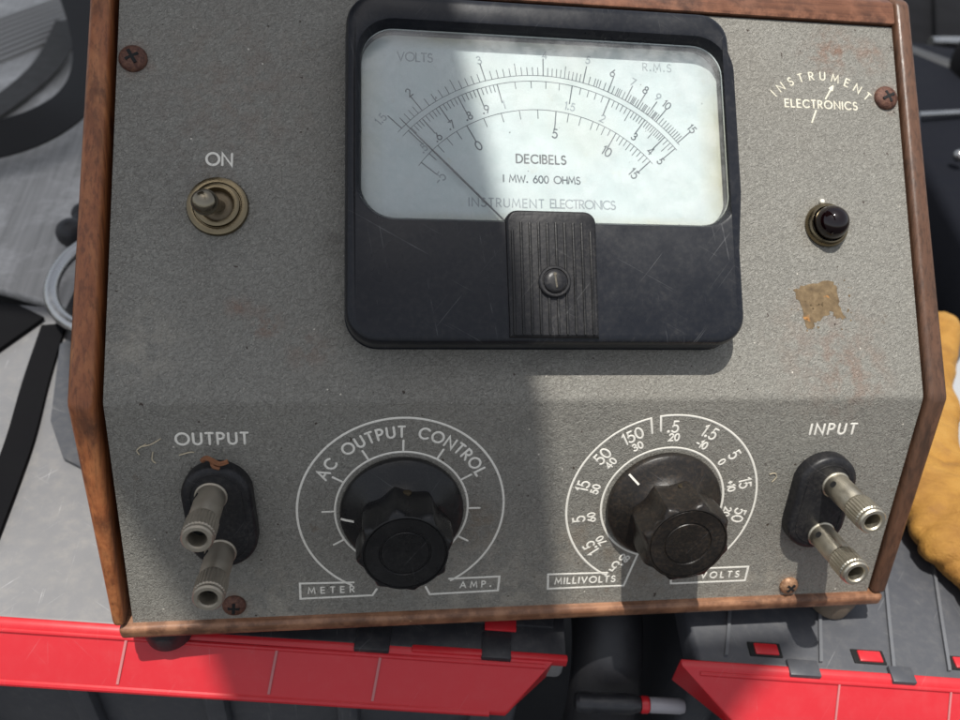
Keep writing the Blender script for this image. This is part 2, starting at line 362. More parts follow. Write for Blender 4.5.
def ribbon(bm, pts, wv, th):
    """strap: path pts, width vector wv (one or per point), thickness th"""
    pts = [Vector(p) for p in pts]; Ls = []; N = len(pts)
    for i, p in enumerate(pts):
        d = (pts[min(i + 1, N - 1)] - pts[max(i - 1, 0)]).normalized()
        W_ = Vector(wv[i]) if isinstance(wv, list) else Vector(wv)
        nrm = d.cross(W_).normalized() * th / 2; W2 = W_ / 2
        Ls.append([p - W2 - nrm, p + W2 - nrm, p + W2 + nrm, p - W2 + nrm])
    loops(bm, Ls, True, True, True)
def smoothpath(ctrl, n=12):
    P = [Vector(c) for c in ctrl]; out = []
    for i in range(len(P) - 1):
        p0 = P[max(i - 1, 0)]; p1 = P[i]; p2 = P[i + 1]; p3 = P[min(i + 2, len(P) - 1)]
        for k in range(n):
            s = k / n
            out.append(0.5 * ((2 * p1) + (-p0 + p2) * s + (2 * p0 - 5 * p1 + 4 * p2 - p3) * s * s + (-p0 + 3 * p1 - 3 * p2 + p3) * s ** 3))
    out.append(P[-1]); return out

# ---- stroke lettering: every letter is a set of strokes laid as a thin raised bead of paint
def bead(bm, pts, wd, z=0.0, th=0.00009, closed=False):
    pts = [Vector((p[0], p[1])) for p in pts]
    q = [pts[0]]
    for p in pts[1:]:
        if (p - q[-1]).length > 1e-7: q.append(p)
    pts = q; N = len(pts)
    if N < 2: return
    h = wd / 2; Ls = []
    prof = ((-h, 0), (-0.62 * h, th), (0, th * 1.25), (0.62 * h, th), (h, 0))
    def ring(p, nrm, sc):
        return [(p.x + nrm.x * a * sc, p.y + nrm.y * a * sc, z + b) for a, b in prof]
    for i, p in enumerate(pts):
        if closed: d0 = (p - pts[i - 1]); d1 = (pts[(i + 1) % N] - p)
        else:
            d0 = p - pts[i - 1] if i > 0 else pts[1] - p
            d1 = pts[i + 1] - p if i < N - 1 else p - pts[i - 1]
        d0 = d0.normalized(); d1 = d1.normalized(); m = d0 + d1
        if m.length < 0.2: m = d1
        m.normalize(); nrm = Vector((-m.y, m.x)); k = 1.0 / max(0.45, nrm.dot(Vector((-d0.y, d0.x))))
        if not closed and i == 0: Ls.append(ring(p - d1 * h * 0.75, nrm, 0.45)); 
        Ls.append(ring(p, nrm, k))
        if not closed and i == N - 1: Ls.append(ring(p + d0 * h * 0.75, nrm, 0.45))
    vs = [[bm.verts.new(c) for c in L] for L in Ls]
    if closed: vs.append(vs[0])
    for a, b in zip(vs, vs[1:]):
        for k in range(4): bm.faces.new((a[k], a[k + 1], b[k + 1], b[k]))
    if not closed:
        bm.faces.new(vs[0]); bm.faces.new(vs[-1][::-1])
def arc(cx, cy, rx, ry, a0, a1, n=None):
    n = n or max(4, int(abs(a1 - a0) / 15))
    return [(cx + rx * math.cos(R(a0 + (a1 - a0) * k / n)), cy + ry * math.sin(R(a0 + (a1 - a0) * k / n))) for k in range(n + 1)]
G = {
 'A': (.80, [[(0, 0), (.40, 1), (.80, 0)], [(.14, .33), (.66, .33)]]),
 'B': (.52, [[(0, 0), (0, 1), (.22, 1)] + arc(.22, .76, .24, .24, 90, -90)[1:] + [(0, .52)], [(.2, .52)] + arc(.24, .26, .28, .26, 90, -90) + [(0, 0)]]),
 'C': (.80, [arc(.48, .5, .48, .5, 45, 315)]),
 'D': (.72, [[(0, 0), (0, 1), (.22, 1)] + arc(.24, .5, .48, .5, 90, -90)[1:] + [(0, 0)]]),
 'E': (.48, [[(.48, 1), (0, 1), (0, 0), (.48, 0)], [(0, .52), (.44, .52)]]),
 'H': (.66, [[(0, 0), (0, 1)], [(.66, 0), (.66, 1)], [(0, .52), (.66, .52)]]),
 'I': (.02, [[(.01, 0), (.01, 1)]]),
 'L': (.44, [[(0, 1), (0, 0), (.44, 0)]]),
 'M': (.92, [[(0, 0), (.12, 1), (.46, .2), (.80, 1), (.92, 0)]]),
 'N': (.74, [[(0, 0), (0, 1), (.74, 0), (.74, 1)]]),
 'O': (1.0, [arc(.5, .5, .5, .5, 90, 450, 28)]),
 'P': (.50, [[(0, 0), (0, 1), (.22, 1)] + arc(.22, .735, .28, .265, 90, -90)[1:] + [(0, .47)]]),
 'R': (.54, [[(0, 0), (0, 1), (.22, 1)] + arc(.22, .735, .28, .265, 90, -90)[1:] + [(0, .47)], [(.22, .47), (.54, 0)]]),
 'S': (.52, [arc(.27, .75, .22, .25, 35, 255) + arc(.25, .26, .27, .26, 75, -150)]),
 'T': (.56, [[(0, 1), (.56, 1)], [(.28, 1), (.28, 0)]]),
 'U': (.62, [[(0, 1), (0, .31)] + arc(.31, .31, .31, .31, 180, 360) + [(.62, 1)]]),
 'V': (.74, [[(0, 1), (.37, 0), (.74, 1)]]),
 'W': (1.1, [[(0, 1), (.28, 0), (.55, .9), (.82, 0), (1.1, 1)]]),
 '0': (.58, [arc(.29, .5, .29, .5, 90, 450, 24)]),
 '1': (.16, [[(0, .84), (.15, 1), (.15, 0)]]),
 '2': (.54, [arc(.27, .73, .26, .27, 165, -38) + [(0, 0), (.54, 0)]]),
 '3': (.54, [arc(.26, .76, .22, .24, 150, -90) + [(.2, .52)], [(.2, .52)] + arc(.25, .27, .28, .27, 90, -150)]),
 '4': (.60, [[(.44, 0), (.44, 1), (0, .27), (.60, .27)]]),
 '5': (.54, [[(.48, 1), (.15, 1), (.08, .56)] + arc(.25, .32, .28, .32, 128, -145)]),
 '6': (.56, [arc(.28, .30, .28, .30, 90, 450, 20), [(.03, .42), (.38, 1)]]),
 '7': (.54, [[(0, 1), (.54, 1), (.16, 0)]]),
 '8': (.54, [arc(.27, .765, .21, .235, 90, 450, 18), arc(.27, .265, .27, .265, 90, 450, 20)]),
 '9': (.56, [arc(.28, .70, .28, .30, 90, 450, 20), [(.53, .58), (.18, 0)]]),
 '.': (.14, [arc(.07, .07, .045, .045, 0, 360, 8), [(.05, .07), (.09, .07)]]), '-': (.34, [[(0, .42), (.34, .42)]]), '+': (.44, [[(0, .42), (.44, .42)], [(.22, .20), (.22, .64)]]),
}
def text_w(s, tr): return sum((G[c][0] if c != ' ' else .42) + tr for c in s) - tr
def text(bm, s, cx, cy, size, wd, tr=.24, width=None, rot=0.0, z=0.0, skew=0.0, th=0.00009, jit=0.0):
    """centred at (cx, cy); width overrides the letter spacing so that the word fills it"""
    if width is not None and len(s) > 1: tr += (width / size - text_w(s, tr)) / (len(s) - 1)
    W_ = text_w(s, tr); x = -W_ / 2; cr, sr = math.cos(rot), math.sin(rot)
    for c in s:
        if c == ' ': x += .42 + tr; continue
        gw, strokes = G[c]
        jx, jy = random.uniform(-jit, jit), random.uniform(-jit, jit)
        for st_ in strokes:
            P = []
            for (a, b) in st_:
                lx = (x + a + skew * (b - .5) + jx) * size; ly = (b - .5 + jy) * size
                P.append((cx + lx * cr - ly * sr, cy + lx * sr + ly * cr))
            bead(bm, P, wd, z, th)
        x += gw + tr
def text_arc(bm, s, cx, cy, rad, a_mid, span, size, wd, z=0.0):
    """word spread along a circle, tops outward, from a_mid + span/2 to a_mid - span/2 degrees"""
    ws = [(G[c][0] if c != ' ' else .55) for c in s]; tr = (span * PI / 180 * rad / size - sum(ws)) / (len(s) - 1)
    pos = 0; tot = span
    for c, w_ in zip(s, ws):
        mid = pos + w_ / 2; a = a_mid + span / 2 - math.degrees(mid * size / rad)
        if c != ' ': text(bm, c, cx + rad * math.cos(R(a)), cy + rad * math.sin(R(a)), size, wd, rot=R(a - 90), z=z)
        pos += w_ + tr

# ------------------------------------------------------------------ frames of the meter's two front planes
ZB = 0.1057; W = 0.30
A = R(47); AL = R(47 - 29.85)
def frame(a):
    m = Matrix.Identity(4)
    m.col[0] = (1, 0, 0, 0); m.col[1] = (0, math.sin(a), math.cos(a), 0); m.col[2] = (0, -math.cos(a), math.sin(a), 0); m.col[3] = (-W / 2, 0, ZB, 1)
    return m
FU, FL = frame(A), frame(AL)
def U(u, v, h=0): return FU @ Matrix.Translation((u, v, h))
def L(u, v, h=0): return FL @ Matrix.Translation((u, v, h))
def pU(v, h): p = FU @ Vector((0, v, h)); return (p.y, p.z)
def pL(v, h): p = FL @ Vector((0, v, h)); return (p.y, p.z)

# ================================================================== SETTING: truck bed far below
bm = bmesh.new(); box(bm, -6, 6, -4, 8, -0.36, -0.34)
struct(link('ground', bm, M['bed'], smooth=0))

# ================================================================== the two tool boxes the meter stands on
YAW = R(-7.4)
def make_box(name, origin, x0, x1, depth, label, lidmat, left):
    rt = thing(name, origin, label, 'tool box', 'red trimmed tool boxes under the meter', YAW)
    mw = WM[rt.name]
    # body, set back under the lid
    bm = bmesh.new(); box(bm, x0 + .012, x1 - .012, .012, depth - .012, -.16, -.0165, .006, 3)
    for k in range(7):
        xx = x0 + .03 + k * (x1 - x0 - .06) / 6
        box(bm, xx - .005, xx + .005, .006, .013, -.15, -.024, .002, 2)
    link('body', bm, M['dark_plastic'], rt, mw)
    # lid: a shallow slab
    bm = bmesh.new(); box(bm, x0, x1, .0012, depth, -.016, 0.0, .003, 3)
    lid = link('lid', bm, lidmat, rt, mw)
    return rt, mw, lid
# ---- left box
LB, lw, lid = make_box('tool_box', (0.0143, -0.0413, 0), -.42, .003, .205, 'tool box with grey scratched lid and slanted end red trim, under the output side', M['grey_plastic'], True)
# black front rail along the lid from under the meter to the trim's end, with shallow raised pads
bm = bmesh.new()
box(bm, -.150, .0025, .0014, .060, -.004, .0012, .0008, 2)
for x0 in (-.120, -.068, -.018): box(bm, x0 - .018, x0 + .016, .014, .055, .0010, .0024, .0008, 2)
link('front_rail', bm, M['black_plastic'], LB, lw)
bm = bmesh.new()
# red trim: sloped bumper, its right end cut on the slant
prof = [(-.0002, .0004), (.0030, .0012), (.0032, -.0160), (-.0125, -.0195), (-.0150, -.0180), (-.0148, -.0155)]
def trim(bm, prof, x_of):
    """x_of(y,z) -> (x0, x1) for each profile corner"""
    Ls = []
    A_ = [bm.verts.new((x_of(p)[0], p[0], p[1])) for p in prof]; B_ = [bm.verts.new((x_of(p)[1], p[0], p[1])) for p in prof]
    n = len(prof); fs = [bm.faces.new(A_), bm.faces.new(B_[::-1])]
    for i in range(n): fs.append(bm.faces.new((A_[i], A_[(i + 1) % n], B_[(i + 1) % n], B_[i])))
    es = list({e for f in fs for e in f.edges}); bmesh.ops.bevel(bm, geom=es, offset=.0009, segments=3, profile=.5, affect='EDGES', clamp_overlap=True)
trim(bm, prof, lambda p: (-.42, (-.002 if p[0] > -.002 else -.020)))
box(bm, -.06, .003, -.0003, .0026, -.003, .0016, .0006, 2)          # thin tongue running on past the slant
TR = link('front_trim', bm, M['red'], LB, lw)
bm = bmesh.new(); tube(bm, [(-.42, -.0016, -.0014), (-.2, -.0016, -.0014), (-.006, -.0016, -.0014)], .0011, 10); link('moulded_lip', bm, M['red'], TR, lw)
bm = bmesh.new(); tube(bm, [(-.42, -.0146, -.0168), (-.2, -.0146, -.0168), (-.027, -.0144, -.0166)], .0016, 10); link('moulded_lip', bm, M['red'], TR, lw)
chalk = simple('chalky_red', (.46, .16, .16), .6, 0, .2, 200, .1)
for xs in (-.172, -.113, -.072): # pale worn seams across the bumper
    bm = bmesh.new()
    a = Vector((xs, -.0006, .0003)); b_ = Vector((xs - .002, -.0145, -.0151))
    ribbon(bm, [a + (b_ - a) * .08, a + (b_ - a) * .5, b_ - (b_ - a) * .05], (.0010, 0, 0), .0009)
    link('seam', bm, chalk, TR, lw)
for a, b_ in ((-.083, -.069), (-.032, -.020)):
    bm = bmesh.new(); box(bm, a, b_, -.0012, .010, -.004, .0019, .0005, 2); link('latch_tab', bm, M['black_plastic'], LB, lw)
bm = bmesh.new(); box(bm, -.031, -.018, .0105, .017, .0021, .0034, .0004, 2)
link('latch', bm, M['red'], LB, lw, label='small red latch square seen under the wooden edge')

# ---- right box
RB, rw, lid = make_box('tool_box', (0.0717, -0.0472, 0), -.0015, .34, .27, 'tool box with dark ribbed lid and small red latch squares, under the input side', M['dark_plastic'], False)
ribm = simple('grey_rib_plastic', (.13, .135, .145), .35, 0, .2, 60, .1, .1)
for xs in (.012, .052, .083, .107, .142):
    bm = bmesh.new()
    ribbon(bm, [(xs, .006, .0003), (xs + .007, .03, .0003), (xs + .019, .07, .0003), (xs + .035, .12, .0003)], (.0014, 0, 0), .0022)
    link('rib', bm, ribm, lid, rw)
for xs in (.024, .0685, .110, .156):
    bm = bmesh.new(); box(bm, xs - .0015, xs + .0125, .007, .0135, -.001, .0006, .0004, 2); link('latch_recess', bm, M['hole'], lid, rw)
for xs in (.025, .0695, .111, .157):
    bm = bmesh.new(); box(bm, xs, xs + .010, .0078, .0128, -.001, .0012, .0005, 2)
    link('latch', bm, M['red'], lid, rw)
bm = bmesh.new()
prof = [(-.0002, .0006), (.0030, .0014), (.0032, -.0160), (-.0140, -.0205), (-.0168, -.0185), (-.0168, -.0150)]
trim(bm, prof, lambda p: ((-.008 if p[0] > -.002 else .017), .34))
TR2 = link('front_trim', bm, M['red'], RB, rw)
bm = bmesh.new(); tube(bm, [(.0, -.0016, -.0012), (.1, -.0016, -.0012), (.34, -.0016, -.0012)], .0011, 10); link('moulded_lip', bm, M['red'], TR2, rw)
bm = bmesh.new()   # lower facet wrapping round the slanted end
trim(bm, [(-.012, -.0195), (-.0168, -.0205), (-.0300, -.034), (-.024, -.040), (-.008, -.036)], lambda p: (.008 + (-p[0] - .012) * 1.0, .34))
link('lower_trim', bm, M['red'], RB, rw)
for a, b_ in ((.037, .050), (.080, .090), (.121, .132)):
    bm = bmesh.new(); box(bm, a, b_, -.0012, .006, -.004, .0019, .0005, 2); link('latch_tab', bm, M['dark_plastic'], RB, rw)
for xs in (.058, .105):
    bm = bmesh.new()
    a = Vector((xs, -.0006, .0004)); b_ = Vector((xs - .002, -.0163, -.0146))
    ribbon(bm, [a + (b_ - a) * .06, a + (b_ - a) * .5, b_ - (b_ - a) * .05], (.0008, 0, 0), .0009)
    link('seam', bm, chalk, TR2, rw)

# ---- things standing in the gap between the boxes
bm = bmesh.new()
tube(bm, smoothpath([(.048, -.030, -.13), (.048, -.026, -.07), (.048, -.012, -.036), (.049, .014, -.025), (.052, .06, -.024), (.060, .16, -.030), (.075, .30, -.05)], 8), .0165, 24)
tag(link('rubber_hose', bm, M['rubber_dark']), 'thick dull black hose lying in the gap between the two tool boxes', 'hose')
bt = thing('bottle', (.024, -.0405, -.037), 'small dark bottle with a white and red neck lying in the gap below the hose', 'bottle')
bmw = Matrix.Translation((.026, -.0415, -.033)) @ Matrix.Rotation(R(-6), 4, 'Z') @ Matrix.Rotation(R(90), 4, 'Y') @ Matrix.Diagonal((.56, .56, .92, 1))
bm = bmesh.new(); lathe(bm, [(.0, 0), (.006, 0), (.0075, .0015), (.0078, .006), (.0070, .009), (.0078, .012), (.0078, .026), (.0055, .031)], 28, cap0=True); link('body', bm, M['black_plastic'], bt, bmw)
bm = bmesh.new(); lathe(bm, [(.0062, .0312), (.0066, .0318), (.0066, .0342), (.006, .035)], 28, cap0=True); link('collar', bm, M['red'], bt, bmw)
bm = bmesh.new(); lathe(bm, [(.0055, .0352), (.006, .036), (.006, .050), (.005, .052)], 28, cap0=True); link('cap', bm, M['white_plastic'], bt, bmw)

# ================================================================== things behind the meter
# higher dusty box at the back left
BY = R(-24)
DB = thing('storage_box', (-.262, .205, 0), 'dusty grey brushed storage box behind the left wooden side, below the black strap loop', 'storage box', None, BY)
dw = WM[DB.name]
bm = bmesh.new(); box(bm, -.6, .16, .022, .9, -.16, -.006, .004, 3); link('body', bm, M['black_plastic'], DB, dw)
bm = bmesh.new(); box(bm, -.6, .16, .0, .9, -.004, .004, .003, 3); link('lid', bm, M['lid_dusty'], DB, dw)
bm = bmesh.new()
for k in range(9):
    ribbon(bm, [(-.34 + k * .0095, .25, .0045), (-.34 + k * .0095, .56, .0045)], (.0052, 0, 0), .004)
link('ribbed_grip', bm, simple('pale_ribbed_plastic', (.30, .29, .275), .5, 0, .15, 80, .1), DB, dw)
# black webbing loop standing above it
bm = bmesh.new()
P = smoothpath([(-.375, .72, .075), (-.325, .60, .06), (-.292, .51, .045), (-.280, .44, .036), (-.290, .385, .032), (-.325, .352, .028), (-.40, .335, .022), (-.5, .34, .012)], 10)
tilt = Vector((.1, -.62, .78)).normalized(); wv = []
for k, p in enumerate(P):
    d_ = (P[min(k + 1, len(P) - 1)] - P[max(k - 1, 0)]).normalized(); wv.append(tuple(d_.cross(tilt).normalized() * .027))
ribbon(bm, P, wv, .0025)
tag(link('strap_loop', bm, M['webbing']), 'broad black webbing strap curling in a loop at the upper left', 'strap')
bm = bmesh.new()
P = smoothpath([(-.355, .66, .012), (-.345, .54, .009), (-.365, .42, .008), (-.40, .33, .008)], 8)
ribbon(bm, P, (.024, .002, .0), .002)
tag(link('flat_strap', bm, simple('grey_webbing', (.05, .048, .046), .7, 0, .2, 600, .3)), 'thin dark grey strap lying flat inside the black loop', 'strap')
# steel ring lying half under the left side, with its dark clasp
bm = bmesh.new()
cx, cy = -.203, .203
tube(bm, [(cx +   .038 * math.cos(2 * PI * k / 48), cy + .047 * math.sin(2 * PI * k / 48), .018 + .004 * math.sin(2 * PI * k / 48)) for k in range(48)], .0040, 14, closed=True)
tag(link('metal_ring', bm, M['steel']), 'dull steel ring peeking out from behind the left wooden side', 'ring')
bm = bmesh.new(); box(bm, -.232, -.165, .172, .236, .004, .011, .003, 2)
bmesh.ops.create_uvsphere(bm, u_segments=20, v_segments=12, radius=.0095, matrix=Matrix.Translation((-.2465, .2575, .014)))
bmesh.ops.create_uvsphere(bm, u_segments=20, v_segments=12, radius=.0075, matrix=Matrix.Translation((-.2455, .281, .014)))
tube(bm, [(-.2465, .2575, .014), (-.2455, .281, .014), (-.22, .30, .012)], .005, 12)
tag(link('clasp', bm, M['rubber_dark']), 'black clasp with round knobs, inside and just above the steel ring', 'clasp')
# dark strip and sheet on the sunlit grey lid, standing in for shadows
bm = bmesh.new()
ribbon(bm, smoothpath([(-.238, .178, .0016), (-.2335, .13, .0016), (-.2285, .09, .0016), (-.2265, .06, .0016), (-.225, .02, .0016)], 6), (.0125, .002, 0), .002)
tag(link('shadow_streak', bm, M['case_black']), 'narrow dark strip standing in for a shadow streak across the sunlit grey lid', 'strap')
bm = bmesh.new()  # dark sheet in the outline of a shadow patch
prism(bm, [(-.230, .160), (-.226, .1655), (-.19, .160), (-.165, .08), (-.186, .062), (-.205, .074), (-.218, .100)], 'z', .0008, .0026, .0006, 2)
tag(link('shadow_patch', bm, simple('slate_shadow', (.055, .058, .066), .4, 0, .2, 60, .1, .15, .5, .3)), 'slate sheet standing in for a shadow patch beside the left wooden side', 'shadow patch')
bm = bmesh.new()  # black sheet laid where the gap before the dusty box is dark
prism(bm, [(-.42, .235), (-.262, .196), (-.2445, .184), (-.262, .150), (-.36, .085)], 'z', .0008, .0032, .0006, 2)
tag(link('dark_gap_sheet', bm, M['case_black']), 'black sheet standing in for the dark gap in front of the dusty box', 'dark gap')

# black case at the upper right with chrome bars
BC = thing('equipment_case', (.46, .46, 0), 'black equipment case with chrome bars behind the upper right corner', 'case', None, R(-30))
cw = WM[BC.name]
bm = bmesh.new(); box(bm, -.16, .5, -.02, .75, -.2, -.002, .012, 4); link('body', bm, M['case_black'], BC, cw)
bm = bmesh.new(); box(bm, -.17, .5, -.03, .75, .0, .03, .012, 4)
for k in range(4): box(bm, -.13 + k * .13, -.06 + k * .13, .0, .7, .031, .040, .004, 2)
link('lid', bm, M['case_black'], BC, cw)
iw = Matrix.Identity(4)
for a, b_, r_ in (((.558, .648, .046), (.70, .672, .046), .0052), ((.421, .434, .046), (.476, .446, .046), .0026)):
    bm = bmesh.new(); tube(bm, [a, ((Vector(a) + Vector(b_)) / 2), b_], r_, 16); link('chrome_bar', bm, M['steel'], BC, iw)
bm = bmesh.new(); box(bm, -.012, .012, -.045, .045, 0, .05, .006, 3)
link('upright', bm, simple('grey_upright', (.05, .052, .056), .6, 0, .2, 60, .1, 0, .2), BC, Matrix.Translation((.518, .60, .0)) @ Matrix.Rotation(R(30), 4, 'Z'))
bm = bmesh.new(); lathe(bm, [(.07, 0), (.075, .006), (.075, .03), (.066, .04), (.04, .04), (.036, .03)], 40); link('wheel', bm, M['case_black'], BC, Matrix.Translation((.60, .55, .03)) @ Matrix.Rotation(R(40), 4, 'X'))
bm = bmesh.new(); bmesh.ops.create_uvsphere(bm, u_segments=16, v_segments=10, radius=.005, matrix=Matrix.Translation((.411, .352, .046))); link('rivet', bm, M['steel'], BC, iw)
# dark sloping panel beside the right wooden side
bm = bmesh.new()
prism(bm, [(.14, -.01), (.20, .03), (.62, .05), (.62, -.06), (.14, -.06)], 'x', .0, .30, .008, 3)
tag(link('tool_bag', bm, simple('dark_nylon', (.007, .008, .012), .85, 0, .3, 300, .3, 0, .12), None, Matrix.Translation((.31, .05, 0)) @ Matrix.Rotation(R(-14), 4, 'Z')), 'dark blue black nylon tool bag between the glove and the chrome barred case', 'bag')
bm = bmesh.new(); P = smoothpath([(.318, .26, .022), (.335, .30, .036), (.36, .345, .046), (.40, .42, .052)], 8); ribbon(bm, P, (.018, -.006, .0), .003)
tag(link('bag_strap', bm, simple('navy_webbing', (.05, .06, .085), .6, 0, .2, 600, .3)), 'blue grey strap on the dark tool bag at the right', 'strap')

# leather work glove
def blobmesh(name, els, mat, voxel=.0028, disp=.004, dscale=.035):
    bm = bmesh.new()
    for (c, r_, rz, ry) in els:
        bmesh.ops.create_uvsphere(bm, u_segments=28, v_segments=16, radius=1.0,
            matrix=Matrix.Translation(c) @ Matrix.Rotation(rz, 4, 'Z') @ Matrix.Rotation(ry, 4, 'Y') @ Matrix.Diagonal((*r_, 1)))
    me = bpy.data.meshes.new(name); bm.to_mesh(me); bm.free()
    o = bpy.data.objects.new(name, me); COL.objects.link(o)
    md = o.modifiers.new('r', 'REMESH'); md.mode = 'VOXEL'; md.voxel_size = voxel
    ms = o.modifiers.new('s', 'SMOOTH'); ms.iterations = 14
    dg = bpy.context.evaluated_depsgraph_get(); me2 = bpy.data.meshes.new_from_object(o.evaluated_get(dg))
    o.modifiers.clear(); o.data = me2
    for v_ in me2.vertices:
        p = v_.co
        q = Vector((p.x * .8 + p.y * .5, p.y * 2.4 - p.x * .5, p.z)) / dscale
        q = q + Vector((noise.noise(p / .03), noise.noise(p / .03 + Vector((5, 1, 2))), 0)) * .5
        fold = 1 - min(1, abs(noise.noise(q)) * 3.2); fold2 = 1 - min(1, abs(noise.noise(q * 2.3 + Vector((3, 7, 1)))) * 3.0)
        n_ = 1.1 * noise.noise(p / dscale) - .9 * fold ** 2 - .15 * fold2 ** 2 
        v_.co = p + v_.normal * n_ * disp
    me2.polygons.foreach_set('use_smooth', [True] * len(me2.polygons))
    me2.materials.append(mat); WM[o.name] = Matrix.Identity(4)
    return o
els = [((.285, -.004, .010), (.088, .046, .019), R(12), 0), ((.235, .020, .010), (.050, .030, .015), R(35), 0), ((.34, .02, .014), (.08, .055, .022), R(8), 0),
       ((.214, .040, .010), (.018, .030, .011), R(-18), 0), ((.242, .080, .011), (.018, .042, .0115), R(-38), 0), ((.274, .132, .013), (.0135, .042, .0125), R(-36), 0), ((.292, .157, .013), (.014, .030, .0125), R(-38), 0),
       ((.43, .05, .016), (.06, .016, .014), R(5), 0), ((.43, .085, .016), (.055, .015, .014), R(12), 0), ((.42, .018, .014), (.055, .015, .013), R(-4), 0)]
gl_ = blobmesh('work_glove', els, M['leather'], .0028, .0030, .062)
tag(gl_, 'wrinkled yellow tan leather work glove against the right wooden side', 'glove')
bm = bmesh.new(); prism(bm, [(.225, .068), (.27, .05), (.40, .07), (.40, .17), (.31, .15)], 'z', .0012, .0022)
tag(link('paper_sheet', bm, M['paper'], smooth=0), 'white sheet of paper showing between the folds of the yellow glove', 'paper')

# ================================================================== THE METER
V = thing('bench_voltmeter', (0, .06, 0), 'old wooden cased voltmeter with sloping grey panel, straddling two red trimmed tool boxes', 'voltmeter')
# ---- cabinet
ZBOT = pL(-.0978, 0)[1]
top_f = pU(.1605, .0022); bend_f = (pU(0, .0022)[0] + 0.0, pU(0, .0022)[1]); bl = pL(-.0915, .0022); 
bmid = ((pU(0, .0024)[0] + pL(0, .0024)[0]) / 2, (pU(0, .0024)[1] + pL(0, .0024)[1]) / 2)
YB = .235; ZT = top_f[1]
side = [bl, bmid, (top_f[0], top_f[1]), (YB, ZT), (YB, bl[1])]
bm = bmesh.new(); prism(bm, [(y - .0008 if k < 3 else y, z + .0006 if k < 3 else z) for k, (y, z) in enumerate(side)], 'x', -.1604, -.1517, .0028, 4)
for q in bm.verts:
    q.co.x += (.0052 * max(0, (ZB - q.co.z) / ZB) + .0016 * max(0, (q.co.z - ZB) / .11)) * max(0, (-.1517 - q.co.x) / .0087)
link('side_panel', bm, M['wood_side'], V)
bm = bmesh.new(); prism(bm, side, 'x', .1490, .1572, .0022, 4)
for q in bm.verts:
    q.co.x -= (.0022 * max(0, (ZB - q.co.z) / ZB) + .0014 * max(0, (q.co.z - ZB) / .11)) * max(0, (q.co.x - .149) / .0082)
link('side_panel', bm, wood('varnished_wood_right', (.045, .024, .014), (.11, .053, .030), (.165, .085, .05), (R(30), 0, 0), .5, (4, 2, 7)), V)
# top board: front edge meets the panel's top edge
ta = pU(.1508, .0020); tb = pU(.1603, .0018); tc = (tb[0] + .012, tb[1] + .0)
bm = bmesh.new(); prism(bm, [ta, tb, (YB, tb[1]), (YB, tb[1] - .009), (ta[0] + .004, tb[1] - .009)], 'x', -.1510, .1488, .0012, 2); link('top_board', bm, M['wood_top'], V)
ba = pL(-.0920, .0030); bb = pL(-.0978, .0016)
bm = bmesh.new(); prism(bm, [ba, bb, (YB, bb[1]), (YB, ba[1])], 'x', -.1545, .1546, .0018, 3); link('bottom_board', bm, M['wood_edge'], V)
bm = bmesh.new(); box(bm, -.1505, .1483, YB - .009, YB - .001, ba[1] + .001, ZT - .010); link('back_board', bm, M['wood_top'], V)
# little chip of end grain at the lower left corner, and splinters
for fx in (-.140, .140):
    bm = bmesh.new(); lathe(bm, [(.0092, bb[1] - .0002), (.0098, bb[1] - .003), (.0088, .0012), (.0074, .0002)], 32, cap0=True)
    link('foot', bm, M['rubber_dark'] if fx < 0 else M['rubber'], V, Matrix.Translation((fx, bb[0] + .0102, 0)))
    bm = bmesh.new(); lathe(bm, [(.0092, bb[1] - .0002), (.0098, bb[1] - .003), (.0088, .0012), (.0074, .0002)], 32, cap0=True)
    link('foot', bm, M['rubber_dark'], V, Matrix.Translation((fx, YB - .03, 0)))

# ---- front panel: one sheet, bent
bm = bmesh.new()
prof = [pL(-.0918, 0), pL(-.06, 0), pL(-.03, 0)]
rb = .006
p0 = Vector(pL(-rb * math.tan(R(14.9)), 0)); p1 = Vector(pL(0, 0)); p2 = Vector(pU(rb * math.tan(R(14.9)), 0))
for k in range(7):
    s = k / 6; prof.append(tuple((1 - s) ** 2 * p0 + 2 * s * (1 - s) * p1 + s * s * p2))
prof += [pU(.03, 0), pU(.08, 0), pU(.1505, 0)]
back = [(y + .0022, z - .0005) for y, z in prof]
x0, x1 = -.1496, .1480
Lp = [[(x0, y, z) for y, z in prof], [(x1, y, z) for y, z in prof], [(x1, y, z) for y, z in back], [(x0, y, z) for y, z in back]]
loops(bm, [list(q) for q in zip(*Lp)], True, True, True)
PANEL = link('front_panel', bm, M['panel'], V, smooth=25)

# ---- lettering on the panel (bead height keeps it proud of the paint)
zt = 0.00003
bm = bmesh.new(); text(bm, 'ON', .0357, .0853, .0043, .00085, width=.0086, z=zt); link('lettering', bm, M['cream'], PANEL, FU)
bm = bmesh.new(); text(bm, 'OUTPUT', .0343, -.0139, .0043, .00085, width=.0240, z=zt); link('lettering', bm, M['cream'], PANEL, FL)
bm = bmesh.new(); text(bm, 'INPUT', .2641, -.0132, .0043, .00092, width=.0186, z=zt); link('lettering', bm, M['cream'], PANEL, FL)
# maker's mark: arched word, straight word and a broken arrow
bm = bmesh.new()
text_arc(bm, 'INSTRUMENT', .2652, .0988, .0292, 90, 88, .0032, .00056, zt)
text(bm, 'ELECTRONICS', .2648, .1161, .0031, .00060, width=.0305, z=zt)
bead(bm, [(.2603, .1085), (.2624, .1135)], .0007, zt); bead(bm, [(.2668, .1185), (.2695, .1228)], .0007, zt)
bead(bm, [(.2703, .1240), (.26985, .1222)], .0009, zt); bead(bm, [(.2703, .1240), (.26885, .12285)], .0009, zt)
link('lettering', bm, simple('worn_cream_paint', (.70, .66, .53), .65, 0, .3, 900, .1), PANEL, FU)

